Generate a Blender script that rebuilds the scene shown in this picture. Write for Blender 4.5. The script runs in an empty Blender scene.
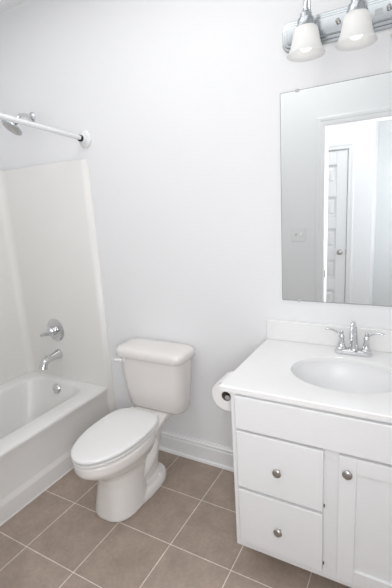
import bpy, bmesh, math
from mathutils import Vector, Matrix

# ------------------------------------------------------------ camera
scn = bpy.context.scene
C = scn.collection
FPX = 390.8639
rx, ry, rz = -0.21958948, 0.51768151, -0.06131844
cam_pos = Vector((1.52301811, -1.82991156, 1.513281))
cd = bpy.data.cameras.new('camera'); cam = bpy.data.objects.new('camera', cd); C.objects.link(cam)
cd.sensor_fit = 'HORIZONTAL'; cd.sensor_width = 36.0; cd.lens = FPX / 392 * 36.0
cd.clip_start = 0.02
fwd = Vector((-math.sin(ry) * math.cos(rx), math.cos(ry) * math.cos(rx), math.sin(rx)))
r0 = Vector((math.cos(ry), math.sin(ry), 0)); u0 = r0.cross(fwd)
rt = math.cos(rz) * r0 + math.sin(rz) * u0
up = -math.sin(rz) * r0 + math.cos(rz) * u0
m3 = Matrix((rt, up, -fwd)).transposed()
cam.matrix_world = Matrix.Translation(cam_pos) @ m3.to_4x4()
scn.camera = cam

# ------------------------------------------------------------ world, light, exposure
w = bpy.data.worlds.new('world'); scn.world = w; w.use_nodes = True
w.node_tree.nodes['Background'].inputs[0].default_value = (0.8, 0.87, 1, 1)
w.node_tree.nodes['Background'].inputs[1].default_value = 0.3

def area(name, loc, sx, sy, power, col, rot=(0, 0, 0)):
    l = bpy.data.lights.new(name, 'AREA'); l.shape = 'RECTANGLE'; l.size = sx; l.size_y = sy
    l.energy = power; l.color = col
    o = bpy.data.objects.new(name, l); C.objects.link(o); o.location = loc; o.rotation_euler = rot
    return o
area('ceiling_fill_light', (0.30, -0.92, 2.70), 2.3, 1.1, 7.5, (0.99, 0.995, 1.0))  # broad soft fill added under the ceiling, far larger than any fixture
area('hall_fill_light', (1.0, -2.3, 2.70), 2.2, 1.0, 8, (0.98, 0.99, 1.0))  # overhead fill added in the hall
# added fill light from the right side of the hall, no window there
area('hall_side_fill_light', (2.25, -2.3, 1.4), 1.1, 1.9, 12, (0.94, 0.975, 1.0), (0, math.radians(90), 0))
# soft fill light added beside the camera at the doorway
area('doorway_fill_light', (1.60, -1.86, 1.45), 0.35, 0.6, 13.0, (0.995, 0.995, 1.0), (math.radians(80), 0, math.radians(36)))
scn.view_settings.view_transform = 'Standard'
scn.view_settings.look = 'None'
scn.view_settings.gamma = 1.0
scn.view_settings.use_curve_mapping = False
scn.view_settings.exposure = 0.12

# ------------------------------------------------------------ materials
def mat(name, col, rough=0.5, metal=0.0, spec=0.5, coat=0.0, var=0.0, bump=0.0, scale=20.0):
    m = bpy.data.materials.new(name); m.use_nodes = True
    nt = m.node_tree; b = nt.nodes['Principled BSDF']
    b.inputs['Base Color'].default_value = (*col, 1)
    b.inputs['Roughness'].default_value = rough
    b.inputs['Metallic'].default_value = metal
    b.inputs['Specular IOR Level'].default_value = spec
    b.inputs['Coat Weight'].default_value = coat
    tc = nt.nodes.new('ShaderNodeTexCoord')
    nz = nt.nodes.new('ShaderNodeTexNoise'); nz.inputs['Scale'].default_value = scale
    nz.inputs['Detail'].default_value = 6
    nt.links.new(tc.outputs['Object'], nz.inputs['Vector'])
    if var > 0:
        rp = nt.nodes.new('ShaderNodeValToRGB')
        rp.color_ramp.elements[0].position = 0.3; rp.color_ramp.elements[1].position = 0.7
        rp.color_ramp.elements[0].color = (*[c * (1 - var) for c in col], 1)
        rp.color_ramp.elements[1].color = (*[min(1, c * (1 + var)) for c in col], 1)
        nt.links.new(nz.outputs['Fac'], rp.inputs['Fac'])
        nt.links.new(rp.outputs['Color'], b.inputs['Base Color'])
    if bump > 0:
        bp = nt.nodes.new('ShaderNodeBump'); bp.inputs['Strength'].default_value = bump
        bp.inputs['Distance'].default_value = 0.002
        nt.links.new(nz.outputs['Fac'], bp.inputs['Height'])
        nt.links.new(bp.outputs['Normal'], b.inputs['Normal'])
    return m

M = {}
M['wall'] = mat('wall_paint', (0.875, 0.88, 0.895), 0.55, var=0.006, bump=0.04, scale=90)
M['ceil'] = mat('ceiling_paint', (0.92, 0.92, 0.92), 0.8, var=0.005, scale=60)
M['trim'] = mat('trim_paint', (0.88, 0.885, 0.90), 0.32, var=0.004, scale=30)
M['hallwall'] = mat('hall_wall_paint', (0.87, 0.88, 0.90), 0.5, var=0.006, bump=0.04, scale=90)
M['bluewall'] = mat('hall_alcove_paint', (0.745, 0.76, 0.77), 0.45, var=0.006, bump=0.04, scale=90)
M['fiberglass'] = mat('surround_acrylic', (0.825, 0.812, 0.792), 0.38, var=0.005, scale=6)
M['tub'] = mat('tub_acrylic', (0.84, 0.83, 0.815), 0.32, coat=0.0, var=0.004, scale=6)
M['porcelain'] = mat('vitreous_china', (0.82, 0.79, 0.765), 0.2, coat=0.0, var=0.004, scale=8)
M['seat'] = mat('seat_plastic', (0.82, 0.81, 0.805), 0.22, var=0.004, scale=8)
M['counter'] = mat('cultured_marble', (0.885, 0.88, 0.877), 0.13, coat=0.3, var=0.008, scale=5)
M['basin'] = mat('basin_china', (0.84, 0.84, 0.85), 0.35, coat=0.0, var=0.003, scale=6)
M['cabinet'] = mat('cabinet_paint', (0.83, 0.83, 0.837), 0.35, var=0.006, scale=12)
M['dark'] = mat('dark_gap', (0.10, 0.095, 0.09), 0.8, var=0.1)
M['rubber'] = mat('black_rubber', (0.01, 0.01, 0.01), 0.5, var=0.1)
M['chrome'] = mat('chrome', (0.70, 0.71, 0.725), 0.08, metal=1, var=0.01)
M['chrome_soft'] = mat('chrome_soft', (0.50, 0.53, 0.55), 0.16, metal=1, var=0.02, scale=40)
M['nickel'] = mat('brushed_nickel', (0.48, 0.46, 0.44), 0.3, metal=1, var=0.05, scale=60)
M['white_metal'] = mat('white_enamel', (0.84, 0.845, 0.85), 0.25, var=0.004)
M['paper'] = mat('tissue_paper', (0.84, 0.82, 0.81), 0.95, var=0.02, bump=0.3, scale=160)
M['card'] = mat('cardboard_core', (0.16, 0.12, 0.10), 0.9, var=0.08)
M['plate'] = mat('switch_plastic', (0.86, 0.86, 0.86), 0.3, var=0.004)
M['bronze'] = mat('aged_bronze', (0.13, 0.11, 0.095), 0.4, metal=1, var=0.05)
M['mark'] = mat('grey_print', (0.40, 0.40, 0.41), 0.6, var=0.1)
M['caulk'] = mat('caulk', (0.84, 0.83, 0.81), 0.6, var=0.02)
M['mirror'] = mat('mirror_silver', (0.955, 0.98, 0.975), 0.004, metal=1)
M['mirror_edge'] = mat('glass_edge', (0.16, 0.19, 0.19), 0.15, var=0.02)
M['clip'] = mat('clear_plastic', (0.55, 0.57, 0.58), 0.15, var=0.02)

def frosted():
    m = bpy.data.materials.new('frosted_glass'); m.use_nodes = True; nt = m.node_tree
    for n in list(nt.nodes): nt.nodes.remove(n)
    out = nt.nodes.new('ShaderNodeOutputMaterial'); mx = nt.nodes.new('ShaderNodeMixShader')
    tr = nt.nodes.new('ShaderNodeBsdfTranslucent'); pr = nt.nodes.new('ShaderNodeBsdfPrincipled')
    nz = nt.nodes.new('ShaderNodeTexNoise'); nz.inputs['Scale'].default_value = 30
    rp = nt.nodes.new('ShaderNodeValToRGB')
    rp.color_ramp.elements[0].color = (0.93, 0.93, 0.925, 1); rp.color_ramp.elements[1].color = (0.97, 0.97, 0.965, 1)
    nt.links.new(nz.outputs['Fac'], rp.inputs['Fac'])
    nt.links.new(rp.outputs['Color'], pr.inputs['Base Color']); nt.links.new(rp.outputs['Color'], tr.inputs['Color'])
    pr.inputs['Roughness'].default_value = 0.55
    mx.inputs[0].default_value = 0.35
    nt.links.new(pr.outputs[0], mx.inputs[1]); nt.links.new(tr.outputs[0], mx.inputs[2])
    nt.links.new(mx.outputs[0], out.inputs[0])
    return m
M['frosted'] = frosted()
def emis(name, col, s):
    m = bpy.data.materials.new(name); m.use_nodes = True
    b = m.node_tree.nodes['Principled BSDF']
    b.inputs['Base Color'].default_value = (*col, 1)
    b.inputs['Emission Color'].default_value = (*col, 1); b.inputs['Emission Strength'].default_value = s
    return m
M['bulb'] = emis('lamp_bulb_glow', (1.0, 0.97, 0.92), 1.2)
M['globe'] = emis('globe_glow', (1.0, 0.98, 0.95), 2.5)
M['diffuser'] = emis('added_lamp_glow', (1.0, 0.98, 0.95), 12.0)

T = 0.305; Y0 = -0.60867
def tile_mat():
    m = bpy.data.materials.new('taupe_floor_tile'); m.use_nodes = True; nt = m.node_tree
    N = nt.nodes.new; L = nt.links.new; b = nt.nodes['Principled BSDF']
    tc = N('ShaderNodeTexCoord'); mp = N('ShaderNodeMapping')
    mp.inputs['Location'].default_value = (0, -Y0, 0)
    L(tc.outputs['Object'], mp.inputs['Vector'])
    br = N('ShaderNodeTexBrick'); br.offset = 0; br.squash = 1
    br.inputs['Scale'].default_value = 1; br.inputs['Brick Width'].default_value = T; br.inputs['Row Height'].default_value = T
    br.inputs['Mortar Size'].default_value = 0.0022; br.inputs['Mortar Smooth'].default_value = 0.15; br.inputs['Bias'].default_value = 0
    br.inputs['Color1'].default_value = (0.352, 0.280, 0.230, 1); br.inputs['Color2'].default_value = (0.378, 0.303, 0.252, 1)
    br.inputs['Mortar'].default_value = (0.72, 0.66, 0.60, 1)
    L(mp.outputs['Vector'], br.inputs['Vector'])
    n1 = N('ShaderNodeTexNoise'); n1.inputs['Scale'].default_value = 7; n1.inputs['Detail'].default_value = 9; n1.inputs['Roughness'].default_value = 0.65
    n2 = N('ShaderNodeTexNoise'); n2.inputs['Scale'].default_value = 60; n2.inputs['Detail'].default_value = 5
    L(mp.outputs['Vector'], n1.inputs['Vector']); L(mp.outputs['Vector'], n2.inputs['Vector'])
    r1 = N('ShaderNodeMapRange'); r1.inputs['From Min'].default_value = 0.3; r1.inputs['From Max'].default_value = 0.7
    r1.inputs['To Min'].default_value = 0.84; r1.inputs['To Max'].default_value = 1.16
    L(n1.outputs['Fac'], r1.inputs['Value'])
    r2 = N('ShaderNodeMapRange'); r2.inputs['From Min'].default_value = 0.3; r2.inputs['From Max'].default_value = 0.7
    r2.inputs['To Min'].default_value = 0.93; r2.inputs['To Max'].default_value = 1.07
    L(n2.outputs['Fac'], r2.inputs['Value'])
    mu = N('ShaderNodeMath'); mu.operation = 'MULTIPLY'; L(r1.outputs[0], mu.inputs[0]); L(r2.outputs[0], mu.inputs[1])
    mul = N('ShaderNodeVectorMath'); mul.operation = 'SCALE'
    L(br.outputs['Color'], mul.inputs[0]); L(mu.outputs[0], mul.inputs['Scale'])
    L(mul.outputs[0], b.inputs['Base Color'])
    b.inputs['Roughness'].default_value = 0.5
    bp = N('ShaderNodeBump'); bp.inputs['Strength'].default_value = 0.4; bp.inputs['Distance'].default_value = 0.002; bp.invert = True
    L(br.outputs['Fac'], bp.inputs['Height']); L(bp.outputs['Normal'], b.inputs['Normal'])
    return m
M['tile'] = tile_mat()

# ------------------------------------------------------------ helpers
def obj(name, bm, m, parent=None, smooth=None, bevel=0, seg=2, mods=None):
    bmesh.ops.recalc_face_normals(bm, faces=bm.faces)
    me = bpy.data.meshes.new(name); bm.to_mesh(me); bm.free()
    ms = m if isinstance(m, (list, tuple)) else [m]
    for q in ms: me.materials.append(q)
    o = bpy.data.objects.new(name, me); C.objects.link(o)
    if parent is not None:
        o.parent = parent
        if parent.type == 'EMPTY': o.location = -Vector(parent.location)      # meshes are written in world coordinates
    if smooth is not None:
        for p in me.polygons: p.use_smooth = True
        if smooth < 180: me.set_sharp_from_angle(angle=math.radians(smooth))
    if bevel:
        b = o.modifiers.new('bevel', 'BEVEL'); b.width = bevel; b.segments = seg; b.limit_method = 'ANGLE'
        b.angle_limit = math.radians(40)
        for p in me.polygons: p.use_smooth = True
        wn = o.modifiers.new('wn', 'WEIGHTED_NORMAL'); wn.keep_sharp = True
    return o
def thing(name, label, cat, loc, group=None):
    o = bpy.data.objects.new(name, None); C.objects.link(o); o.location = loc
    o.empty_display_size = 0.05
    o['label'] = label; o['category'] = cat
    if group: o['group'] = group
    return o
def tag(o, label, cat, group=None):
    o['label'] = label; o['category'] = cat
    if group: o['group'] = group
    return o
def struct(o, label=None):
    o['kind'] = 'structure'
    if label: o['label'] = label
    return o
def box(bm, x0, x1, y0, y1, z0, z1):
    vs = [bm.verts.new(p) for p in [(x0,y0,z0),(x1,y0,z0),(x1,y1,z0),(x0,y1,z0),(x0,y0,z1),(x1,y0,z1),(x1,y1,z1),(x0,y1,z1)]]
    for f in [(0,3,2,1),(4,5,6,7),(0,1,5,4),(1,2,6,5),(2,3,7,6),(3,0,4,7)]:
        bm.faces.new([vs[i] for i in f])
    return bm
def nb(): return bmesh.new()
def loft(bm, rings, cap0=True, cap1=True, closed=True):
    R = [[bm.verts.new(p) for p in r] for r in rings]
    n = len(R[0])
    for a, b in zip(R[:-1], R[1:]):
        for i in range(n if closed else n - 1):
            j = (i + 1) % n
            bm.faces.new((a[i], a[j], b[j], b[i]))
    if cap0: bm.faces.new(list(reversed(R[0])))
    if cap1: bm.faces.new(R[-1])
    return R
def sring(cx, cy, z, ax, ay, p=2.0, n=48, ay2=None, p2=None):
    """superellipse ring in the XY plane; ay is the half length toward -y, ay2 toward +y"""
    out = []
    for k in range(n):
        t = 2 * math.pi * k / n
        c, s = math.cos(t), math.sin(t)
        pp = p if s < 0 or p2 is None else p2
        yy = ay if s < 0 or ay2 is None else ay2
        x = abs(c) ** (2 / pp) * (1 if c >= 0 else -1); y = abs(s) ** (2 / pp) * (1 if s >= 0 else -1)
        out.append((cx + ax * x, cy + yy * y, z))
    return out
def rring(cx, cy, z, hx, hy, r, n=6):
    """rounded rectangle ring"""
    out = []
    for (sx, sy, a0) in ((1, 1, 0), (-1, 1, 90), (-1, -1, 180), (1, -1, 270)):
        for k in range(n + 1):
            a = math.radians(a0 + 90 * k / n)
            out.append((cx + sx * (hx - r) + r * math.cos(a), cy + sy * (hy - r) + r * math.sin(a), z))
    return out
def lathe(bm, prof, loc, axis=(0, 0, 1), n=32, cap=True):
    """prof: list of (radius, height) along axis"""
    q = Vector((0, 0, 1)).rotation_difference(Vector(axis).normalized())
    rings = []
    for (r, h) in prof:
        rings.append([tuple(Vector(loc) + q @ Vector((max(r, 1e-5) * math.cos(2*math.pi*k/n), max(r, 1e-5) * math.sin(2*math.pi*k/n), h))) for k in range(n)])
    loft(bm, rings, cap, cap)
    return bm
def smooth_path(pts, sub=6):
    P = [Vector(p) for p in pts]; P = [P[0] * 2 - P[1]] + P + [P[-1] * 2 - P[-2]]
    out = []
    for i in range(1, len(P) - 2):
        for k in range(sub):
            t = k / sub
            a, b, c, d = P[i-1], P[i], P[i+1], P[i+2]
            out.append(0.5 * ((2*b) + (-a + c)*t + (2*a - 5*b + 4*c - d)*t*t + (-a + 3*b - 3*c + d)*t**3))
    out.append(P[-2]); return out
def tube(bm, pts, rad, n=16, sub=6, flat=1.0, ref=None):
    P = smooth_path(pts, sub)
    if not isinstance(rad, (list, tuple)): rad = [rad] * len(pts)
    rr = []
    for i in range(len(P)):
        s = i / sub; k = min(int(s), len(rad) - 2); f = s - k
        rr.append(rad[k] * (1 - f) + rad[k + 1] * f)
    rings = []; u = None
    for i, p in enumerate(P):
        t = (P[min(i+1, len(P)-1)] - P[max(i-1, 0)]).normalized()
        if u is None:
            u = Vector(ref) if ref else (Vector((0, 0, 1)) if abs(t.z) < 0.9 else Vector((1, 0, 0)))
        u = (u - t * u.dot(t)).normalized(); v = t.cross(u)
        rings.append([tuple(p + rr[i] * (flat * u * math.cos(2*math.pi*k/n) + v * math.sin(2*math.pi*k/n))) for k in range(n)])
    loft(bm, rings)
    return bm

# ------------------------------------------------------------ room shell
XL, XR, YR, ZC = -1.00, 1.73, -1.52, 2.74
HX0, HX1, HY = -0.7, 2.3, -2.90
struct(obj('floor', box(nb(), -1.1, 2.4, -3.5, 0.1, -0.08, 0), M['tile']), 'taupe square floor tiles with pale grout')
struct(obj('ceiling', box(nb(), -1.1, 2.4, -3.5, 0.1, ZC, ZC + 0.08), M['ceil']))
struct(obj('wall_back', box(nb(), -1.1, XR + 0.1, 0, 0.1, 0, ZC), M['wall']))
struct(obj('wall_left', box(nb(), XL - 0.1, XL, YR - 0.115, 0, 0, ZC), M['wall']))
struct(obj('wall_right', box(nb(), XR, XR + 0.1, YR, 0, 0, ZC), M['wall']))
DX0, DX1, DZ = 0.868, 1.63, 2.06
bm = nb(); J = 0.019
box(bm, XL, DX0 - J, YR - 0.115, YR, 0, ZC); box(bm, DX1 + J, 2.4, YR - 0.115, YR, 0, ZC); box(bm, DX0 - J, DX1 + J, YR - 0.115, YR, DZ + J, ZC)
struct(obj('wall_rear', bm, M['wall']))
# door jamb lining
bm = nb()
box(bm, DX0 - J, DX0, YR - 0.118, YR + 0.003, 0, DZ); box(bm, DX1, DX1 + J, YR - 0.118, YR + 0.003, 0, DZ)
box(bm, DX0 - J, DX1 + J, YR - 0.118, YR + 0.003, DZ, DZ + J)
jamb = struct(obj('trim_1', bm, M['trim'], bevel=0.0015), 'white door jamb lining of the bathroom doorway')
bm = nb(); box(bm, DX0 - 0.001, DX0 + 0.0015, YR - 0.04, YR - 0.012, 0.865, 0.925)
obj('strike_plate', bm, M['bronze'], jamb)
def casing(name, x0, x1, H, y, s, m, label, z0=0.0):
    """moulded casing around an opening; s = +1 faces +y"""
    prof = [(0.004, 0), (0.004, 0.009), (0.012, 0.012), (0.034, 0.013), (0.042, 0.017), (0.060, 0.018), (0.066, 0.014), (0.066, 0)]
    bm = nb(); st = []
    for k in range(4):
        ring = []
        for d, t in prof:
            X = x0 - d if k < 2 else x1 + d
            Z = z0 if k in (0, 3) else H + d
            ring.append((X, y + s * (t + 0.0003), Z))
        st.append(ring)
    loft(bm, st)
    return struct(obj(name, bm, m), label)
casing('trim_2', DX0, DX1, DZ, YR, 1, M['trim'], 'white moulded casing around the bathroom doorway seen in mirror')
casing('trim_3', DX0, DX1, DZ, YR - 0.115, -1, M['trim'], 'white casing on the hallway side of doorway')
# hallway
bm = nb(); d0, d1, dh = 0.075, 0.835, 2.02; g = 0.004
CORN = 1.095
box(bm, HX0, d0 - g, HY - 0.12, HY, 0, ZC); box(bm, d1 + g, CORN, HY - 0.12, HY, 0, ZC); box(bm, d0 - g, d1 + g, HY - 0.12, HY, dh + g, ZC)
box(bm, CORN - 0.12, CORN, -3.5, HY - 0.12, 0, ZC)
struct(obj('wall_hall', bm, M['hallwall']))
struct(obj('wall_alcove', box(nb(), CORN, 2.4, -3.45, -3.35, 0, ZC), M['bluewall']))
bm = nb(); box(bm, HX0 - 0.1, HX0, -3.5, YR - 0.115, 0, ZC)
struct(obj('wall_hall_left', bm, M['hallwall']))
bm = nb(); box(bm, HX1, HX1 + 0.1, -3.5, YR - 0.115, 0, ZC)
struct(obj('wall_hall_right', bm, M['hallwall']))
casing('trim_4', d0 - g, d1 + g, dh + g, HY, 1, M['trim'], 'white casing around the five-panel hall door')
struct(obj('trim_5', box(nb(), d0 - g, d1 + g, HY - 0.12, HY - 0.05, 0.003, dh + g), M['trim']), 'door stop behind hall door')
# five panel hall door
bm = nb(); yf = HY - 0.006
pz = [(0.24, 0.455), (0.597, 0.812), (0.953, 1.170), (1.312, 1.528), (1.668, 1.872)]
zz = [0.008] + [v for a in pz for v in a] + [dh]
px0, px1 = d0 + 0.115, d1 - 0.115
box(bm, d0, px0, yf - 0.035, yf, 0.008, dh); box(bm, px1, d1, yf - 0.035, yf, 0.008, dh)
for k in range(0, len(zz), 2): box(bm, px0, px1, yf - 0.035, yf, zz[k], zz[k + 1])
for a, b in pz:
    box(bm, px0, px1, yf - 0.033, yf - 0.018, a, b)
    loft(bm, [[(px0 + i, yf - q, a + i), (px1 - i, yf - q, a + i), (px1 - i, yf - q, b - i), (px0 + i, yf - q, b - i)] for i, q in ((0.030, 0.018), (0.050, 0.005))], cap0=False)
hd = struct(obj('door_1', bm, M['trim'], bevel=0.003), 'white five-panel hallway door seen in mirror')
bm = nb(); lathe(bm, [(0.031, 0), (0.031, 0.006), (0.013, 0.012), (0.011, 0.028), (0.020, 0.034), (0.027, 0.045), (0.026, 0.056), (0.015, 0.064), (0.001, 0.066)], (0.772, yf, 0.905), (0, 1, 0), 24)
obj('door_knob', bm, M['nickel'], hd, smooth=50)
bm = nb(); box(bm, d1 - 0.001, d1 + 0.0035, yf - 0.028, yf + 0.002, 0.875, 0.935)
obj('latch_plate', bm, M['bronze'], hd)

# baseboards
def baseboard(name, x0, x1, y=0.0, label=None):
    prof = [(0, 0), (0.029, 0), (0.029, 0.006), (0.026, 0.014), (0.0165, 0.019), (0.0165, 0.098), (0.013, 0.104), (0.013, 0.110), (0.0165, 0.114), (0.0155, 0.121), (0.009, 0.127), (0.0065, 0.135), (0, 0.135)]
    bm = nb(); loft(bm, [[(X, y - 0.0003 - d, z + 0.0003) for d, z in prof] for X in (x0, x1)])
    return struct(obj(name, bm, M['trim'], smooth=25), label)
baseboard('baseboard_back', -0.198, 0.934, label='white moulded baseboard with shoe behind the toilet')
bm = nb()
prof = [(0, 0), (0.016, 0), (0.016, 0.11), (0.008, 0.13), (0, 0.135)]
loft(bm, [[(XX, YR + 0.0003 + d, z) for d, z in prof] for XX in (-0.225, DX0 - 0.068)])
struct(obj('baseboard_rear', bm, M['trim']))
bm = nb()
loft(bm, [[(XX, HY + 0.0003 + d, z) for d, z in prof] for XX in (d1 + 0.072, CORN)])
struct(obj('baseboard_hall', bm, M['trim']))

# unseen ceiling lamps, added as fill above the frame
def added_ceiling_lamp(loc, label):
    t = thing('added_ceiling_light', label, 'light', loc)
    bm = nb(); lathe(bm, [(0.17, 0), (0.17, -0.02), (0.155, -0.025)], loc, n=40); obj('rim', bm, M['chrome_soft'], t, smooth=40)
    bm = nb(); lathe(bm, [(0.15, -0.025), (0.14, -0.045), (0.10, -0.062), (0.04, -0.07), (0.001, -0.071)], loc, n=40); obj('diffuser', bm, M['diffuser'], t, smooth=60)
added_ceiling_lamp((0.55, -0.85, ZC - 0.0005), 'added unseen round ceiling light above the toilet and tub')
added_ceiling_lamp((1.2, -2.2, ZC - 0.0005), 'added unseen round ceiling light in the hallway')

# ------------------------------------------------------------ bathtub and surround
TX0, TX1, TY0, TY1, TZ = -0.992, -0.2334, -1.512, -0.0288, 0.367
tub = thing('bathtub', 'white alcove bathtub with smooth apron along the left wall', 'bathtub', ((TX0 + TX1) / 2, (TY0 + TY1) / 2, 0))
bm = nb(); n = 12
icx, icy = -0.630, -0.775
def tr(z, hx, hy, r, dy=0): return rring(icx, icy + dy, z, hx, hy, r, n)
def outer(z, ins=0.0, back=False):
    base = rring(icx, icy, z, 0.3, 0.6, 0.15, n)
    out = []
    for (x, y, _) in base:
        dx, dy = x - icx, y - icy
        # project onto outer rectangle
        tx = ((TX1 - ins if dx > 0 else TX0) - icx) / dx if abs(dx) > 1e-9 else 1e9
        ty = ((TY1 if dy > 0 else TY0) - icy) / dy if abs(dy) > 1e-9 else 1e9
        t = min(tx, ty); out.append((icx + dx * t, icy + dy * t, z))
    # snap nearest verts to the corners
    for cx_, cy_ in ((TX0, TY0), (TX0, TY1), (TX1-ins, TY0), (TX1-ins, TY1)):
        k = min(range(len(out)), key=lambda i: (out[i][0]-cx_)**2 + (out[i][1]-cy_)**2); out[k] = (cx_, cy_, z)
    return out
rings = [outer(TZ - 0.016), outer(TZ - 0.008, 0.0015), outer(TZ - 0.002, 0.006), outer(TZ, 0.014),
         tr(TZ, 0.282, 0.712, 0.14), tr(TZ - 0.003, 0.275, 0.704, 0.14), tr(TZ - 0.012, 0.268, 0.696, 0.138), tr(TZ - 0.03, 0.263, 0.688, 0.135),
         tr(TZ - 0.12, 0.250, 0.660, 0.135), tr(0.12, 0.225, 0.600, 0.13, 0.01), tr(0.075, 0.205, 0.57, 0.12, 0.015),
         tr(0.055, 0.165, 0.50, 0.10, 0.02), tr(0.05, 0.05, 0.3, 0.05, 0.03)]
loft(bm, rings, cap0=False, cap1=True)
obj('basin', bm, M['tub'], tub, smooth=50)
# apron
prof = [(TX1, TZ - 0.016), (TX1 - 0.001, TZ - 0.026), (TX1 - 0.006, TZ - 0.045), (TX1 - 0.010, TZ - 0.07), (TX1 - 0.015, 0.122), (TX1 - 0.012, 0.112), (TX1 - 0.002, 0.094), (TX1, 0.085), (TX1, 0.0)]
bm = nb(); loft(bm, [[(x, y, z) for x, z in prof] + [(TX1 - 0.05, y, 0.0), (TX1 - 0.05, y, TZ - 0.016)] for y in (TY0, TY1)])
apron = obj('apron', bm, M['tub'], tub, smooth=35)
bm = nb(); lathe(bm, [(0.009, 0), (0.008, 0.0008)], (TX1 - 0.0106, -0.217, 0.318), (1, 0, -0.04), 16)
obj('maker_mark', bm, M['mark'], apron)
bm = nb()
box(bm, TX1 - 0.001, TX1 + 0.005, TY0, TY1 + 0.0, 0.0, 0.005)
obj('caulk_line', bm, M['caulk'], tub)
# overflow plate and print
ofx, ofy, ofz = -0.646, -0.098, 0.312
ov = nb(); lathe(ov, [(0.036, 0), (0.036, 0.006), (0.030, 0.013), (0.012, 0.016), (0.001, 0.016)], (ofx, ofy, ofz), (0, -1, 0.17), 28)
ovo = obj('overflow_plate', ov, M['chrome'], tub, smooth=40)
for sx in (-0.017, 0.017):
    bm = nb(); lathe(bm, [(0.005, 0), (0.005, 0.004), (0.002, 0.006)], (ofx + sx, ofy - 0.012, ofz), (0, -1, 0.17), 12)
    obj('screw', bm, M['nickel'], ovo)
bm = nb(); box(bm, ofx - 0.009, ofx + 0.009, ofy - 0.0, ofy + 0.004, ofz - 0.056, ofz - 0.050)
obj('printed_mark', bm, M['mark'], tub)
bm = nb(); lathe(bm, [(0.03, 0), (0.03, 0.004), (0.02, 0.006), (0.018, 0.012), (0.001, 0.013)], (-0.63, -0.42, 0.0505), (0, 0, 1), 24)
obj('drain', bm, M['chrome'], tub, smooth=40)

# surround: three moulded wall panels with rounded inner corners
SZ = 1.827
sur = thing('tub_surround', 'glossy off-white moulded three-wall surround above the bathtub', 'shower surround', (-0.62, -0.77, TZ))
def surround_path(d):
    """plan line of the inner face; d = offset toward the walls"""
    pts = []
    r = 0.055
    xi, yi, yo = -0.984 - d, -0.030 + d, YR + 0.022 - d
    pts.append((-0.236, yi))
    for k in range(9):
        a = math.radians(90 + 90 * k / 8); rr = r + d
        pts.append((xi + rr + rr * math.cos(a), yi - rr + rr * math.sin(a)))
    for k in range(9):
        a = math.radians(180 + 90 * k / 8); rr = r + d
        pts.append((xi + rr + rr * math.cos(a), yo + rr + rr * math.sin(a)))
    pts.append((-0.236, yo)); return pts
ip = surround_path(0); op = surround_path(0.014)
# bull-nosed flanges at the open ends
head = [(-0.1985, -0.0005), (-0.200, -0.006), (-0.216, -0.021), (-0.226, -0.028)]
tail = [(-0.226, YR + 0.020), (-0.216, YR + 0.015), (-0.200, YR + 0.006), (-0.1985, YR + 0.0005)]
inner = head + ip + tail
outerp = [(-0.203, -0.0004), (-0.210, -0.0004), (-0.216, -0.0006), (-0.226, -0.001)] + [(x, min(-0.001, y)) if y > -0.5 else (x, max(YR + 0.001, y)) for x, y in op] + [(-0.226, YR + 0.001), (-0.216, YR + 0.001), (-0.210, YR + 0.001), (-0.203, YR + 0.001)]
bm = nb()
def sec(zi, zo, ins=0.0):
    return zi, zo
lo, hi = TZ + 0.0008, SZ
R1 = [[(x, y, lo) for x, y in inner], [(x, y, hi - 0.006) for x, y in inner]]
ins = []
for (x, y), (ox, oy) in zip(inner, outerp):
    ins.append((x * 0.7 + ox * 0.3, y * 0.7 + oy * 0.3, hi))
R1.append(ins)
R1.append([(x, y, hi) for x, y in outerp]); R1.append([(x, y, lo) for x, y in outerp])
loft(bm, R1, False, False, closed=False)
obj('wall_panel', bm, M['fiberglass'], sur, smooth=50)
# narrow flanges running down beside the apron
bm = nb()
loft(bm, [[(-0.27, -0.0005, z), (-0.2005, -0.0005, z), (-0.203, -0.006, z), (-0.229, -0.0282, z), (-0.27, -0.0282, z)] for z in (0.004, lo)])
obj('flange', bm, M['fiberglass'], sur, smooth=50)

# tub valve
vx, vz, sy = -0.652, 0.728, -0.0305
t = thing('shower_valve', 'round chrome shower valve plate with lever above tub spout', 'shower valve', (vx, sy, vz))
bm = nb(); lathe(bm, [(0.082, 0), (0.082, 0.003), (0.076, 0.008), (0.055, 0.014), (0.030, 0.018), (0.030, 0.026), (0.001, 0.027)], (vx, sy, vz), (0, -1, 0), 40)
obj('escutcheon', bm, M['chrome'], t, smooth=40)
bm = nb(); lathe(bm, [(0.028, 0.02), (0.033, 0.030), (0.032, 0.048), (0.026, 0.054), (0.022, 0.070), (0.012, 0.076), (0.001, 0.077)], (vx, sy, vz), (0, -1, 0), 28)
h = obj('handle', bm, M['chrome'], t, smooth=40)
bm = nb(); tube(bm, [(vx, sy - 0.055, vz), (vx - 0.010, sy - 0.066, vz - 0.003), (vx - 0.022, sy - 0.078, vz - 0.008), (vx - 0.034, sy - 0.088, vz - 0.013), (vx - 0.044, sy - 0.096, vz - 0.017)], [0.026, 0.023, 0.018, 0.012, 0.008], 16)
obj('lever', bm, M['chrome'], h, smooth=60)
bm = nb(); tube(bm, [(vx + 0.02, sy - 0.04, vz + 0.002), (vx + 0.04, sy - 0.04, vz + 0.0), (vx + 0.048, sy - 0.040, vz - 0.004)], [0.009, 0.006, 0.004], 12)
obj('temperature_stop', bm, M['nickel'], h, smooth=60)

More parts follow.
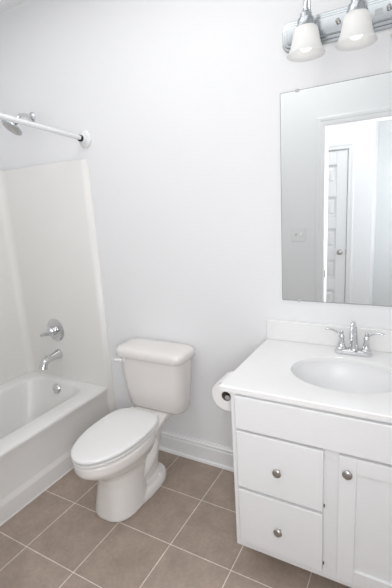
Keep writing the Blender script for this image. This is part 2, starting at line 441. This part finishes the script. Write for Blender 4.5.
# tub spout
sx_, sz_ = -0.652, 0.552
t = thing('tub_spout', 'chrome tub spout with diverter pointing down over the bathtub', 'tub spout', (sx_, sy, sz_))
bm = nb(); tube(bm, [(sx_, sy, sz_), (sx_, sy - 0.012, sz_), (sx_, sy - 0.05, sz_ - 0.003), (sx_, sy - 0.095, sz_ - 0.009), (sx_, sy - 0.125, sz_ - 0.018), (sx_, sy - 0.142, sz_ - 0.036), (sx_, sy - 0.150, sz_ - 0.058)], [0.036, 0.035, 0.027, 0.024, 0.026, 0.026, 0.029], 24)
obj('spout_body', bm, M['chrome'], t, smooth=50)
bm = nb(); lathe(bm, [(0.004, -0.01), (0.004, 0.012), (0.009, 0.014), (0.009, 0.019), (0.001, 0.022)], (sx_, sy - 0.108, sz_ + 0.004), (0, -0.25, 1), 16)
obj('diverter_knob', bm, M['chrome'], t, smooth=40)

# shower head
hx_, hz_ = -0.622, 2.122
t = thing('shower_fixture', 'chrome shower head on bent arm high on the tub wall', 'shower head', (hx_, 0, hz_))
bm = nb(); lathe(bm, [(0.030, 0.0005), (0.030, 0.004), (0.022, 0.012), (0.013, 0.016), (0.001, 0.016)], (hx_, 0, hz_), (0, -1, 0), 28)
obj('wall_flange', bm, M['chrome'], t, smooth=40)
bm = nb(); tube(bm, [(hx_, -0.004, hz_), (hx_, -0.045, hz_ + 0.003), (hx_, -0.080, hz_ - 0.001), (hx_, -0.102, hz_ - 0.014), (hx_ - 0.010, -0.114, hz_ - 0.038)], 0.0115, 16)
obj('arm', bm, M['chrome'], t, smooth=60)
bm = nb()
ax = Vector((-0.22, -0.56, -0.76)).normalized()
hp = Vector((hx_ - 0.010, -0.113, hz_ - 0.034))
lathe(bm, [(0.010, 0), (0.017, 0.004), (0.018, 0.016), (0.013, 0.020), (0.016, 0.026), (0.034, 0.036), (0.056, 0.044), (0.064, 0.050), (0.064, 0.058), (0.058, 0.062), (0.001, 0.064)], hp, ax, 36)
hh = obj('spray_head', bm, M['chrome_soft'], t, smooth=35)
bm = nb(); lathe(bm, [(0.052, 0.0625), (0.046, 0.066), (0.001, 0.067)], hp, ax, 32)
obj('spray_face', bm, M['nickel'], hh, smooth=35)

# shower rod
rxx, rz0 = -0.199, 1.938
rx1, rz1 = -0.060, 2.008
rod = thing('shower_rod', 'white shower curtain rod with round wall flange over tub edge', 'curtain rod', (rxx, 0, rz0))
bm = nb(); tube(bm, [(rxx, -0.012, rz0), ((rxx + rx1) / 2, YR / 2, (rz0 + rz1) / 2), (rx1, YR + 0.012, rz1)], 0.0125, 20, 4)
obj('pole', bm, M['white_metal'], rod, smooth=60)
for yy, s, fxx, fzz in ((-0.0005, -1, rxx, rz0), (YR + 0.0005, 1, rx1, rz1)):
    bm = nb(); lathe(bm, [(0.048, 0), (0.048, 0.007), (0.043, 0.013), (0.031, 0.017), (0.029, 0.030), (0.025, 0.034), (0.001, 0.034)], (fxx, yy, fzz), (0, s, 0), 32)
    f = obj('flange', bm, M['white_metal'], rod, smooth=35)
    bm = nb(); lathe(bm, [(0.0180, 0.032), (0.0180, 0.048), (0.012, 0.049)], (fxx, yy, fzz), (0, s, 0), 24)
    obj('rubber_ring', bm, M['rubber'], f, smooth=35)

# ------------------------------------------------------------ toilet
tx = 0.241
toi = thing('toilet', 'white two-piece toilet with closed elongated seat beside bathtub', 'toilet', (tx, -0.4, 0))
bm = nb()
N = 48
def egg(z, hw, yf_, yb, p=2.0, p2=2.4, dx=0):
    yc = yf_ + (yb - yf_) * 0.56
    return sring(tx + dx, yc, z, hw, yc - yf_, p, N, yb - yc, p2)
# front pedestal rising into the bowl
secs = [(0.0, 0.118, -0.632, -0.36, 2.6, 2.4, -0.009), (0.012, 0.120, -0.634, -0.36, 2.6, 2.4, -0.009), (0.03, 0.118, -0.630, -0.36, 2.6, 2.4, -0.009), (0.10, 0.112, -0.617, -0.36, 2.5, 2.4, -0.008),
        (0.17, 0.108, -0.607, -0.35, 2.3, 2.4, -0.007), (0.220, 0.107, -0.612, -0.33, 2.3, 2.4, -0.006), (0.248, 0.114, -0.636, -0.30, 2.1, 2.4, -0.004), (0.272, 0.130, -0.676, -0.275), (0.298, 0.143, -0.714, -0.265),
        (0.316, 0.151, -0.736, -0.26), (0.327, 0.156, -0.746, -0.255), (0.344, 0.158, -0.752, -0.255), (0.373, 0.158, -0.752, -0.255), (0.382, 0.151, -0.744, -0.26)]
loft(bm, [egg(*s) for s in secs])
# rear foot
def blob(rs):
    b2 = nb(); loft(b2, rs); me = bpy.data.meshes.new('t'); b2.to_mesh(me); b2.free(); bm.from_mesh(me); bpy.data.meshes.remove(me)
blob([sring(tx, -0.35, z, a, l, 2.6, N, l2) for z, a, l, l2 in ((0, 0.117, 0.2, 0.182), (0.022, 0.117, 0.2, 0.182), (0.040, 0.111, 0.2, 0.177), (0.052, 0.096, 0.19, 0.163))])
# trapway column behind the pedestal
blob([sring(tx, yc, z, a, l, 2.4, N) for z, yc, a, l in ((0.03, -0.32, 0.064, 0.12), (0.10, -0.32, 0.066, 0.125), (0.18, -0.31, 0.070, 0.135), (0.25, -0.30, 0.078, 0.15), (0.31, -0.28, 0.090, 0.16), (0.365, -0.26, 0.100, 0.16))])
# side trapway bulges
for s in (-1, 1):
    b2 = nb(); tube(b2, [(tx + s*0.045, -0.50, 0.13), (tx + s*0.052, -0.44, 0.13), (tx + s*0.058, -0.38, 0.155), (tx + s*0.060, -0.32, 0.20), (tx + s*0.052, -0.27, 0.26)], [0.035, 0.04, 0.045, 0.048, 0.04], 16)
    me = bpy.data.meshes.new('t'); b2.to_mesh(me); b2.free(); bm.from_mesh(me); bpy.data.meshes.remove(me)
# rear deck carrying the tank
blob([[(tx + sx * hw, yy, z) for sx, yy, hw in ((-1, -0.045, a), (-1, -0.20, a * 1.02), (-1, -0.33, b), (1, -0.33, b), (1, -0.20, a * 1.02), (1, -0.045, a))] for z, a, b in ((0.325, 0.085, 0.12), (0.345, 0.108, 0.138), (0.376, 0.113, 0.145), (0.383, 0.108, 0.140))])
bowl = obj('bowl', bm, M['porcelain'], toi, smooth=180)
rm = bowl.modifiers.new('remesh', 'REMESH'); rm.mode = 'VOXEL'; rm.voxel_size = 0.0045; rm.use_smooth_shade = True
sm = bowl.modifiers.new('smooth', 'SMOOTH'); sm.factor = 0.5; sm.iterations = 9
for s in (-1, 1):
    bm = nb(); lathe(bm, [(0.014, 0), (0.014, 0.008), (0.010, 0.016), (0.001, 0.019)], (tx + s * 0.088, -0.27, 0.047), (0, 0, 1), 20)
    obj('bolt_cap', bm, M['seat'], toi, smooth=40)
# seat and lid
def lidring(z, ins, yb=-0.260, yf_=-0.758, hw=0.158):
    yc = -0.470
    return sring(tx, yc, z, hw - ins, yc - yf_ - ins, 2.03, 64, yb - yc - ins, 3.4)
bm = nb()
sz0 = 0.3875
loft(bm, [lidring(sz0, 0.012), lidring(sz0 + 0.004, 0.001), lidring(sz0 + 0.012, 0.001), lidring(sz0 + 0.0155, 0.010),
          lidring(sz0 + 0.0155, 0.06), lidring(sz0 + 0.0, 0.065), lidring(sz0, 0.012)], False, False)
obj('seat', bm, M['seat'], toi, smooth=40)
lz = sz0 + 0.0222
bm = nb()
loft(bm, [lidring(lz, 0.020), lidring(lz, 0.011), lidring(lz + 0.0035, 0.0), lidring(lz + 0.009, 0.0), lidring(lz + 0.014, 0.004), lidring(lz + 0.0165, 0.014), lidring(lz + 0.019, 0.06), lidring(lz + 0.021, 0.12)])
obj('seat_lid', bm, M['seat'], toi, smooth=60)
for s in (-1, 1):
    bm = nb(); loft(bm, [rring(tx + s * 0.075, -0.256, z, 0.022, 0.012, 0.008) for z in (0.3815, 0.409)] + [rring(tx + s * 0.075, -0.256, 0.414, 0.018, 0.010, 0.006)])
    obj('hinge', bm, M['seat'], toi, smooth=50)
    bm = nb(); box(bm, tx + s * 0.05 - 0.01, tx + s * 0.05 + 0.01, -0.70, -0.68, sz0 + 0.015, lz + 0.001)
    obj('bumper', bm, M['seat'], toi)
# tank
tcx = 0.257
bm = nb()
tk = [(0.3835, 0.165, 0.060, -0.115), (0.387, 0.178, 0.068, -0.115), (0.400, 0.187, 0.074, -0.116), (0.47, 0.194, 0.080, -0.118), (0.58, 0.204, 0.088, -0.121), (0.706, 0.212, 0.094, -0.123)]
loft(bm, [rring(tcx, yc, z, hx, hy, min(0.06, hy * 0.8), 8) for z, hx, hy, yc in tk])
obj('tank', bm, M['porcelain'], toi, smooth=50)
bm = nb()
ld = [(0.698, 0.214, 0.096), (0.700, 0.221, 0.101), (0.707, 0.226, 0.105), (0.734, 0.2275, 0.106), (0.746, 0.222, 0.101), (0.754, 0.209, 0.092), (0.758, 0.189, 0.076), (0.760, 0.12, 0.04)]
loft(bm, [rring(tcx, -0.123, z, hx, hy, min(0.055, hy * 0.8), 8) for z, hx, hy in ld])
obj('tank_lid', bm, M['porcelain'], toi, smooth=50)
bm = nb()
lx, ly, lz2 = tcx - 0.158, -0.2115, 0.684
lathe(bm, [(0.013, -0.004), (0.013, 0.006), (0.010, 0.010), (0.001, 0.011)], (lx, ly, lz2), (0, -1, 0), 20)
tube(bm, [(lx + 0.004, ly - 0.012, lz2), (lx - 0.02, ly - 0.016, lz2 + 0.001), (lx - 0.040, ly - 0.020, lz2 - 0.001), (lx - 0.054, ly - 0.021, lz2 - 0.002)], [0.012, 0.011, 0.013, 0.008], 14, flat=0.9)
obj('flush_lever', bm, M['seat'], toi, smooth=60)

# ------------------------------------------------------------ vanity
VX0, VX1, VF = 0.930, 1.685, -0.5675
CZ = 0.837
van = thing('vanity_cabinet', 'white shaker vanity cabinet with two drawers and round knobs', 'cabinet', ((VX0 + VX1) / 2, VF / 2, 0))
bm = nb()
CT = CZ - 0.0225
box(bm, VX0, VX0 + 0.016, VF, -0.002, 0.108, CT); box(bm, VX1 - 0.016, VX1, VF, -0.002, 0.108, CT)
box(bm, VX0 + 0.016, VX1 - 0.016, VF, -0.002, 0.108, 0.124); box(bm, VX0 + 0.016, VX1 - 0.016, -0.010, -0.002, 0.124, CT)
box(bm, VX0 + 0.016, VX1 - 0.016, VF, VF + 0.019, 0.62, CT); box(bm, VX0 + 0.016, VX1 - 0.016, VF, VF + 0.019, 0.124, 0.165)
box(bm, 1.270, 1.350, VF, VF + 0.019, 0.165, 0.62); box(bm, VX0 + 0.016, 1.270, VF, VF + 0.019, 0.39, 0.42)
box(bm, VX0 + 0.016, 0.975, VF, VF + 0.019, 0.165, 0.62); box(bm, 1.65, VX1 - 0.016, VF, VF + 0.019, 0.165, 0.62)
obj('body', bm, M['cabinet'], van, bevel=0.0015)
bm = nb(); box(bm, VX0 + 0.004, VX1, VF + 0.125, -0.034, 0.0005, 0.108)
obj('toe_kick', bm, M['cabinet'], van)
FY = VF - 0.019
def slab(name, x0, x1, z0, z1, parent):
    bm = nb(); box(bm, x0, x1, FY, VF - 0.0005, z0, z1); return obj(name, bm, M['cabinet'], parent, bevel=0.003, seg=3)
def knob(x, z, parent):
    bm = nb(); lathe(bm, [(0.0085, 0), (0.007, 0.003), (0.0055, 0.008), (0.0065, 0.013), (0.0150, 0.014), (0.0170, 0.017), (0.0155, 0.020), (0.009, 0.0225), (0.001, 0.0235)], (x, FY, z), (0, -1, 0), 28)
    return obj('knob', bm, M['nickel'], parent, smooth=50)
fr = [(0.960, 1.662)]
slab('false_front', 0.953, 1.662, 0.668, 0.805, van)
for z0, z1 in ((0.4105, 0.658), (0.150, 0.3975)):
    d = slab('drawer', 0.955, 1.284, z0, z1, van)
    knob(1.1205, 0.530 if z0 > 0.3 else 0.268, d)
# shaker door
bm = nb(); x0, x1, z0, z1, st = 1.336, 1.662, 0.146, 0.658, 0.057
box(bm, x0, x0 + st, FY, VF - 0.0005, z0, z1); box(bm, x1 - st, x1, FY, VF - 0.0005, z0, z1)
box(bm, x0 + st, x1 - st, FY, VF - 0.0005, z0, z0 + st); box(bm, x0 + st, x1 - st, FY, VF - 0.0005, z1 - st, z1)
box(bm, x0 + st - 0.001, x1 - st + 0.001, FY + 0.009, VF - 0.002, z0 + st - 0.001, z1 - st + 0.001)
door = obj('door', bm, M['cabinet'], van, bevel=0.0015)
knob(1.366, 0.602, door)
# small dark hinge bumpers seen between drawer and stile
for z in (0.428, 0.176):
    bm = nb(); box(bm, 1.2845, 1.2885, VF - 0.006, VF - 0.0005, z - 0.005, z + 0.005); obj('bumper', bm, M['dark'], van)

# countertop with oval cut-out, and backsplash
CX0, CX1, CF = 0.889, XR - 0.001, -0.583
top = thing('vanity_countertop', 'white cultured marble countertop with backsplash on the vanity', 'countertop', ((CX0 + CX1) / 2, CF / 2, CZ - 0.022))
sx0, sy0, sa, sb = 1.310, -0.302, 0.212, 0.163
K = 72
def rectpt(a, ins, z):
    c, s = math.cos(a), math.sin(a)
    xx0, xx1, yy0, yy1 = CX0 + ins, CX1, CF + ins, -0.001
    t = 1e9
    if c > 1e-9: t = min(t, (xx1 - sx0) / c)
    if c < -1e-9: t = min(t, (xx0 - sx0) / c)
    if s > 1e-9: t = min(t, (yy1 - sy0) / s)
    if s < -1e-9: t = min(t, (yy0 - sy0) / s)
    X, Y = sx0 + t * c, sy0 + t * s
    for qx, ex in ((CX0, xx0), (CX1, xx1)):
        for qy, ey in ((CF, yy0), (-0.001, yy1)):
            if abs(math.atan2(qy - sy0, qx - sx0) - math.atan2(s, c)) < 1e-6: X, Y = ex, ey
    return (X, Y, z)
angs = [2 * math.pi * k / K for k in range(K)]
for (X, Y) in ((CX0, CF), (CX1, CF), (CX0, -0.001), (CX1, -0.001)):
    a = math.atan2(Y - sy0, X - sx0) % (2 * math.pi)
    k = min(range(K), key=lambda i: abs((angs[i] - a + math.pi) % (2 * math.pi) - math.pi)); angs[k] = a
def elr(z, g_): return [(sx0 + (sa + g_) * math.cos(a_), sy0 + (sb + g_) * math.sin(a_), z) for a_ in eang]
eang = []
for a in angs:  # elliptical parameter that keeps rays aligned
    eang.append(math.atan2(math.sin(a) * sa, math.cos(a) * sb))
TH = 0.022
bm = nb()
loft(bm, [elr(CZ - TH, 0.0), elr(CZ - 0.005, 0.0), elr(CZ - 0.0012, 0.0015), elr(CZ, 0.006), [rectpt(a, 0.004, CZ) for a in angs], [rectpt(a, 0.0, CZ - 0.004) for a in angs], [rectpt(a, 0.0, CZ - TH) for a in angs], elr(CZ - TH, 0.0)], False, False)
bmesh.ops.remove_doubles(bm, verts=bm.verts, dist=1e-6)
obj('slab', bm, M['counter'], top, smooth=35)
bm = nb(); box(bm, CX0, CX1, -0.0205, -0.001, CZ + 0.0002, 0.938)
obj('backsplash', bm, M['counter'], top, bevel=0.003, seg=3)
sink = thing('sink_basin', 'oval white undermount basin set into the countertop', 'sink', (sx0, sy0, CZ - 0.16))
bm = nb()
bs = [(CZ - 0.0222, 1.10), (CZ - 0.0223, 1.012), (CZ - 0.045, 0.985), (CZ - 0.08, 0.90), (CZ - 0.11, 0.76), (CZ - 0.135, 0.54), (CZ - 0.147, 0.30), (CZ - 0.151, 0.11)]
rg = [[(sx0 + sa * f * math.cos(t_), sy0 + 0.01 * (1 - f) + sb * f * math.sin(t_), z) for t_ in [2 * math.pi * k / 64 for k in range(64)]] for z, f in bs]
rg2 = [[(x + (x - sx0) * 0.03, y + (y - sy0) * 0.03, z - 0.009) for x, y, z in r] for r in reversed(rg)]
loft(bm, rg + rg2, False, False)
obj('bowl', bm, M['basin'], sink, smooth=60)
bm = nb(); lathe(bm, [(0.023, -0.012), (0.023, 0.002), (0.018, 0.003), (0.016, 0.001), (0.014, 0.005), (0.001, 0.007)], (sx0, sy0 + 0.009, CZ - 0.1515), (0, 0, 1), 24)
obj('drain', bm, M['chrome'], sink, smooth=40)

# faucet
fx, fy, fz = 1.311, -0.085, CZ + 0.0005
fa = thing('sink_faucet', 'chrome two-handle centerset faucet with arched spout behind basin', 'faucet', (fx, fy, fz))
bm = nb(); loft(bm, [rring(fx, fy, z, hx, hy, hy - 0.001, 8) for z, hx, hy in ((fz, 0.080, 0.027), (fz + 0.008, 0.080, 0.027), (fz + 0.012, 0.077, 0.024), (fz + 0.019, 0.074, 0.021), (fz + 0.021, 0.070, 0.018))])
obj('base_plate', bm, M['chrome'], fa, smooth=35)
bm = nb()
tube(bm, [(fx, fy + 0.004, fz + 0.018), (fx, fy + 0.004, fz + 0.03), (fx, fy + 0.005, fz + 0.07), (fx, fy + 0.004, fz + 0.110), (fx, fy - 0.006, fz + 0.135), (fx, fy - 0.030, fz + 0.146), (fx, fy - 0.056, fz + 0.138), (fx, fy - 0.074, fz + 0.115), (fx, fy - 0.080, fz + 0.092)],
     [0.024, 0.020, 0.0145, 0.0115, 0.0108, 0.0105, 0.010, 0.0098, 0.0105], 20)
obj('spout', bm, M['chrome'], fa, smooth=60)
for s in (-1, 1):
    hx0 = fx + s * 0.0515
    bm = nb(); lathe(bm, [(0.023, 0.018), (0.023, 0.024), (0.0175, 0.029), (0.014, 0.045), (0.0105, 0.066), (0.0125, 0.070), (0.0125, 0.077), (0.009, 0.084), (0.007, 0.090), (0.009, 0.095), (0.007, 0.101), (0.001, 0.103)], (hx0, fy, fz), (0, 0, 1), 24)
    hb = obj('handle', bm, M['chrome'], fa, smooth=40)
    bm = nb(); tube(bm, [(hx0, fy, fz + 0.080), (hx0 + s * 0.016, fy - 0.002, fz + 0.092), (hx0 + s * 0.036, fy - 0.005, fz + 0.104), (hx0 + s * 0.056, fy - 0.008, fz + 0.107), (hx0 + s * 0.070, fy - 0.010, fz + 0.105)], [0.0075, 0.0055, 0.006, 0.0075, 0.005], 14, flat=0.6)
    obj('lever', bm, M['chrome'], hb, smooth=60)
bm = nb(); lathe(bm, [(0.003, 0), (0.003, 0.032), (0.0055, 0.034), (0.0055, 0.040), (0.001, 0.043)], (fx, fy + 0.0235, fz + 0.016), (0, 0, 1), 14)
obj('lift_rod', bm, M['chrome'], fa, smooth=40)

# toilet paper and holder
px_, pz_, py0, py1, pr_ = 0.8635, 0.727, -0.470, -0.358, 0.0675
hold = thing('paper_holder', 'chrome toilet paper holder on the side of vanity cabinet', 'paper holder', (VX0, -0.41, pz_))
bm = nb()
for yy in (py0 - 0.002, py1 + 0.012):
    pass
rxp, rzp = px_ + 0.004, pz_ - 0.0055
tube(bm, [(rxp, py0 + 0.003, rzp), (rxp, (py0 + py1) / 2, rzp), (rxp, py1 + 0.014, rzp)], 0.0115, 20, 4)
obj('roller', bm, M['chrome'], hold, smooth=50)
bm = nb(); tube(bm, [(px_, py1 + 0.014, pz_), (px_ + 0.02, py1 + 0.022, pz_), (px_ + 0.045, py1 + 0.022, pz_), (VX0 - 0.003, py1 + 0.022, pz_)], [0.0085, 0.0085, 0.0085, 0.0085], 16)
obj('arm', bm, M['chrome'], hold, smooth=50)
bm = nb(); lathe(bm, [(0.026, 0.0005), (0.026, 0.006), (0.018, 0.011), (0.001, 0.012)], (VX0, py1 + 0.022, pz_), (-1, 0, 0), 24)
obj('rose', bm, M['chrome'], hold, smooth=40)
tp = thing('toilet_paper_roll', 'full white toilet paper roll hanging beside vanity cabinet', 'toilet paper', (px_, (py0 + py1) / 2, pz_))
ci = 0.0205
bm = nb(); q = (px_, py0, pz_ + 0.0015); L_ = py1 - py0
lathe(bm, [(ci + 0.001, 0), (pr_ - 0.003, 0), (pr_, 0.003), (pr_, L_ - 0.003), (pr_ - 0.003, L_), (ci + 0.001, L_), (ci + 0.001, 0)], q, (0, 1, 0), 56, cap=False)
obj('tissue', bm, M['paper'], tp, smooth=40)
bm = nb(); lathe(bm, [(ci - 0.001, 0.001), (ci + 0.0009, 0.001), (ci + 0.0009, L_ - 0.001), (ci - 0.001, L_ - 0.001), (ci - 0.001, 0.001)], q, (0, 1, 0), 40, cap=False)
obj('core', bm, M['card'], tp, smooth=40)

# ------------------------------------------------------------ mirror
MX0, MX1, MZ0, MZ1 = 0.9685, 1.655, 1.0425, 1.9745
mi = thing('wall_mirror', 'frameless rectangular wall mirror held by clips above vanity', 'mirror', ((MX0 + MX1) / 2, 0, MZ0))
bm = nb()
loft(bm, [[(MX0 + i, y, MZ0 + i), (MX1 - i, y, MZ0 + i), (MX1 - i, y, MZ1 - i), (MX0 + i, y, MZ1 - i)] for y, i in ((-0.001, 0), (-0.0045, 0), (-0.006, 0.0022))])
g = obj('glass', bm, [M['mirror_edge'], M['mirror']], mi)
for p in g.data.polygons:
    if p.normal.y < -0.9: p.material_index = 1
for X, Z, s in ((1.046, MZ1, 1), (1.570, MZ1, 1), (1.052, MZ0, -1), (1.570, MZ0, -1)):
    bm = nb(); a, b = (Z - 0.008, Z + 0.004) if s > 0 else (Z - 0.004, Z + 0.008)
    loft(bm, [[(X + (0.011 - i) * math.cos(t_), y, Z - s * 0.002 + (0.007 - i) * math.sin(t_)) for t_ in [2 * math.pi * k / 20 for k in range(20)]] for y, i in ((-0.0065, 0), (-0.009, 0.001), (-0.0105, 0.004))])
    obj('clip', bm, M['clip'], mi, smooth=40)

# ------------------------------------------------------------ vanity light bar
BX0, BX1, BZ0, BZ1 = 0.983, 1.617, 2.126, 2.240
bcx, bcz = (BX0 + BX1) / 2, (BZ0 + BZ1) / 2
vl = thing('vanity_light', 'three-lamp chrome vanity light bar with frosted bell shades above mirror', 'light', (bcx, 0, bcz))
bm = nb()
def bring(ins, y):
    return [(x, y, z) for x, z, _ in [(a, b, 0) for a, b, c in rring(bcx, bcz, 0, (BX1 - BX0) / 2 - ins, (BZ1 - BZ0) / 2 - ins, max(0.008, 0.034 - ins), 8)]]
loft(bm, [bring(0, -0.0005), bring(0, -0.007), bring(0.003, -0.010), bring(0.011, -0.0105), bring(0.012, -0.016), bring(0.015, -0.019), bring(0.023, -0.0195), bring(0.024, -0.025), bring(0.027, -0.029), bring(0.036, -0.0295)])
obj('back_plate', bm, M['chrome_soft'], vl, smooth=30)
for X in (1.212, 1.392):
    bm = nb(); lathe(bm, [(0.007, 0), (0.007, 0.005), (0.0085, 0.006), (0.0085, 0.011), (0.005, 0.014), (0.001, 0.015)], (X, -0.0297, bcz + 0.004), (0, -1, 0), 18)
    obj('thumb_screw', bm, M['nickel'], vl, smooth=40)
bm = nb(); box(bm, 1.345, 1.370, -0.0300, -0.0296, bcz - 0.012, bcz + 0.010)
obj('grey_patch', bm, M['clip'], vl)  # small flat grey patch on the plate face
LY = -0.132
for X in (1.112, 1.294, 1.476):
    bm = nb(); lathe(bm, [(0.024, 0), (0.024, 0.004), (0.016, 0.010), (0.001, 0.011)], (X, -0.0297, bcz), (0, -1, 0), 24)
    tube(bm, [(X, -0.034, bcz), (X, -0.062, bcz + 0.012), (X, -0.078, bcz + 0.055), (X, -0.098, bcz + 0.098), (X, -0.118, bcz + 0.094), (X, LY, bcz + 0.060), (X, LY, bcz + 0.022)], [0.007, 0.007, 0.007, 0.007, 0.007, 0.009, 0.012], 16)
    am = obj('arm', bm, M['chrome'], vl, smooth=50)
    bm = nb(); lathe(bm, [(0.012, 0.058), (0.014, 0.048), (0.022, 0.042), (0.022, 0.028), (0.031, 0.024), (0.034, 0.014), (0.034, 0.004), (0.037, 0.002), (0.037, -0.004), (0.029, -0.005), (0.001, -0.004)], (X, LY, 2.162), (0, 0, 1), 28)
    obj('socket_cup', bm, M['chrome_soft'], am, smooth=40)
    bm = nb()
    pr = [(0.030, 2.158), (0.040, 2.156), (0.0455, 2.147), (0.049, 2.130), (0.053, 2.108), (0.058, 2.090), (0.065, 2.074), (0.072, 2.064), (0.072, 2.0615), (0.069, 2.0625), (0.062, 2.074), (0.055, 2.092), (0.050, 2.110), (0.046, 2.131), (0.0425, 2.145), (0.038, 2.152), (0.030, 2.154)]
    lathe(bm, [(r, z) for r, z in pr] + [pr[0]], (X, LY, 0), (0, 0, 1), 40, cap=False)
    obj('shade', bm, M['frosted'], vl, smooth=50)
    bm = nb(); lathe(bm, [(0.012, 2.152), (0.013, 2.142), (0.022, 2.127), (0.029, 2.108), (0.027, 2.090), (0.016, 2.078), (0.001, 2.074)], (X, LY, 0), (0, 0, 1), 24)
    obj('bulb', bm, M['bulb'], vl, smooth=60)

# ------------------------------------------------------------ light switch on the rear wall, seen in the mirror
sw = thing('light_switch', 'white double switch plate beside doorway, reflected in mirror', 'light switch', (0.658, YR, 1.232))
bm = nb(); loft(bm, [[(x, YR + y, z) for x, z, _ in [(a, b, 0) for a, b, c in rring(0.658, 1.232, 0, 0.060 - i, 0.060 - i, 0.004, 3)]] for y, i in ((0.0005, 0), (0.003, 0), (0.006, 0.003))])
obj('plate', bm, M['plate'], sw, smooth=30)
for X, s in ((0.635, 1), (0.681, -1)):
    bm = nb(); loft(bm, [[(X - 0.005, YR + y, 1.232 - h_ + o_), (X + 0.005, YR + y, 1.232 - h_ + o_), (X + 0.005, YR + y, 1.232 + h_ + o_), (X - 0.005, YR + y, 1.232 + h_ + o_)] for y, h_, o_ in ((0.0062, 0.012, 0), (0.018, 0.006, s * 0.010))])
    obj('toggle', bm, M['plate'], sw)

# glowing globe added to stand in for an unidentified bright spot in the mirror
wl = thing('bright_spot_globe', 'small glowing globe added in hallway for bright spot at mirror edge', 'light', (1.315, -3.35, 1.665))
bm = nb(); lathe(bm, [(0.05, 0.0005), (0.05, 0.012), (0.02, 0.018), (0.018, 0.04), (0.001, 0.042)], (1.315, -3.35, 1.665), (0, 1, 0), 24)
obj('wall_plate', bm, M['nickel'], wl, smooth=40)
bm = nb(); lathe(bm, [(0.001, 0.03), (0.02, 0.034), (0.033, 0.050), (0.037, 0.070), (0.033, 0.090), (0.02, 0.104), (0.001, 0.108)], (1.315, -3.35, 1.665), (0, 1, 0), 28)
obj('globe', bm, M['globe'], wl, smooth=60)
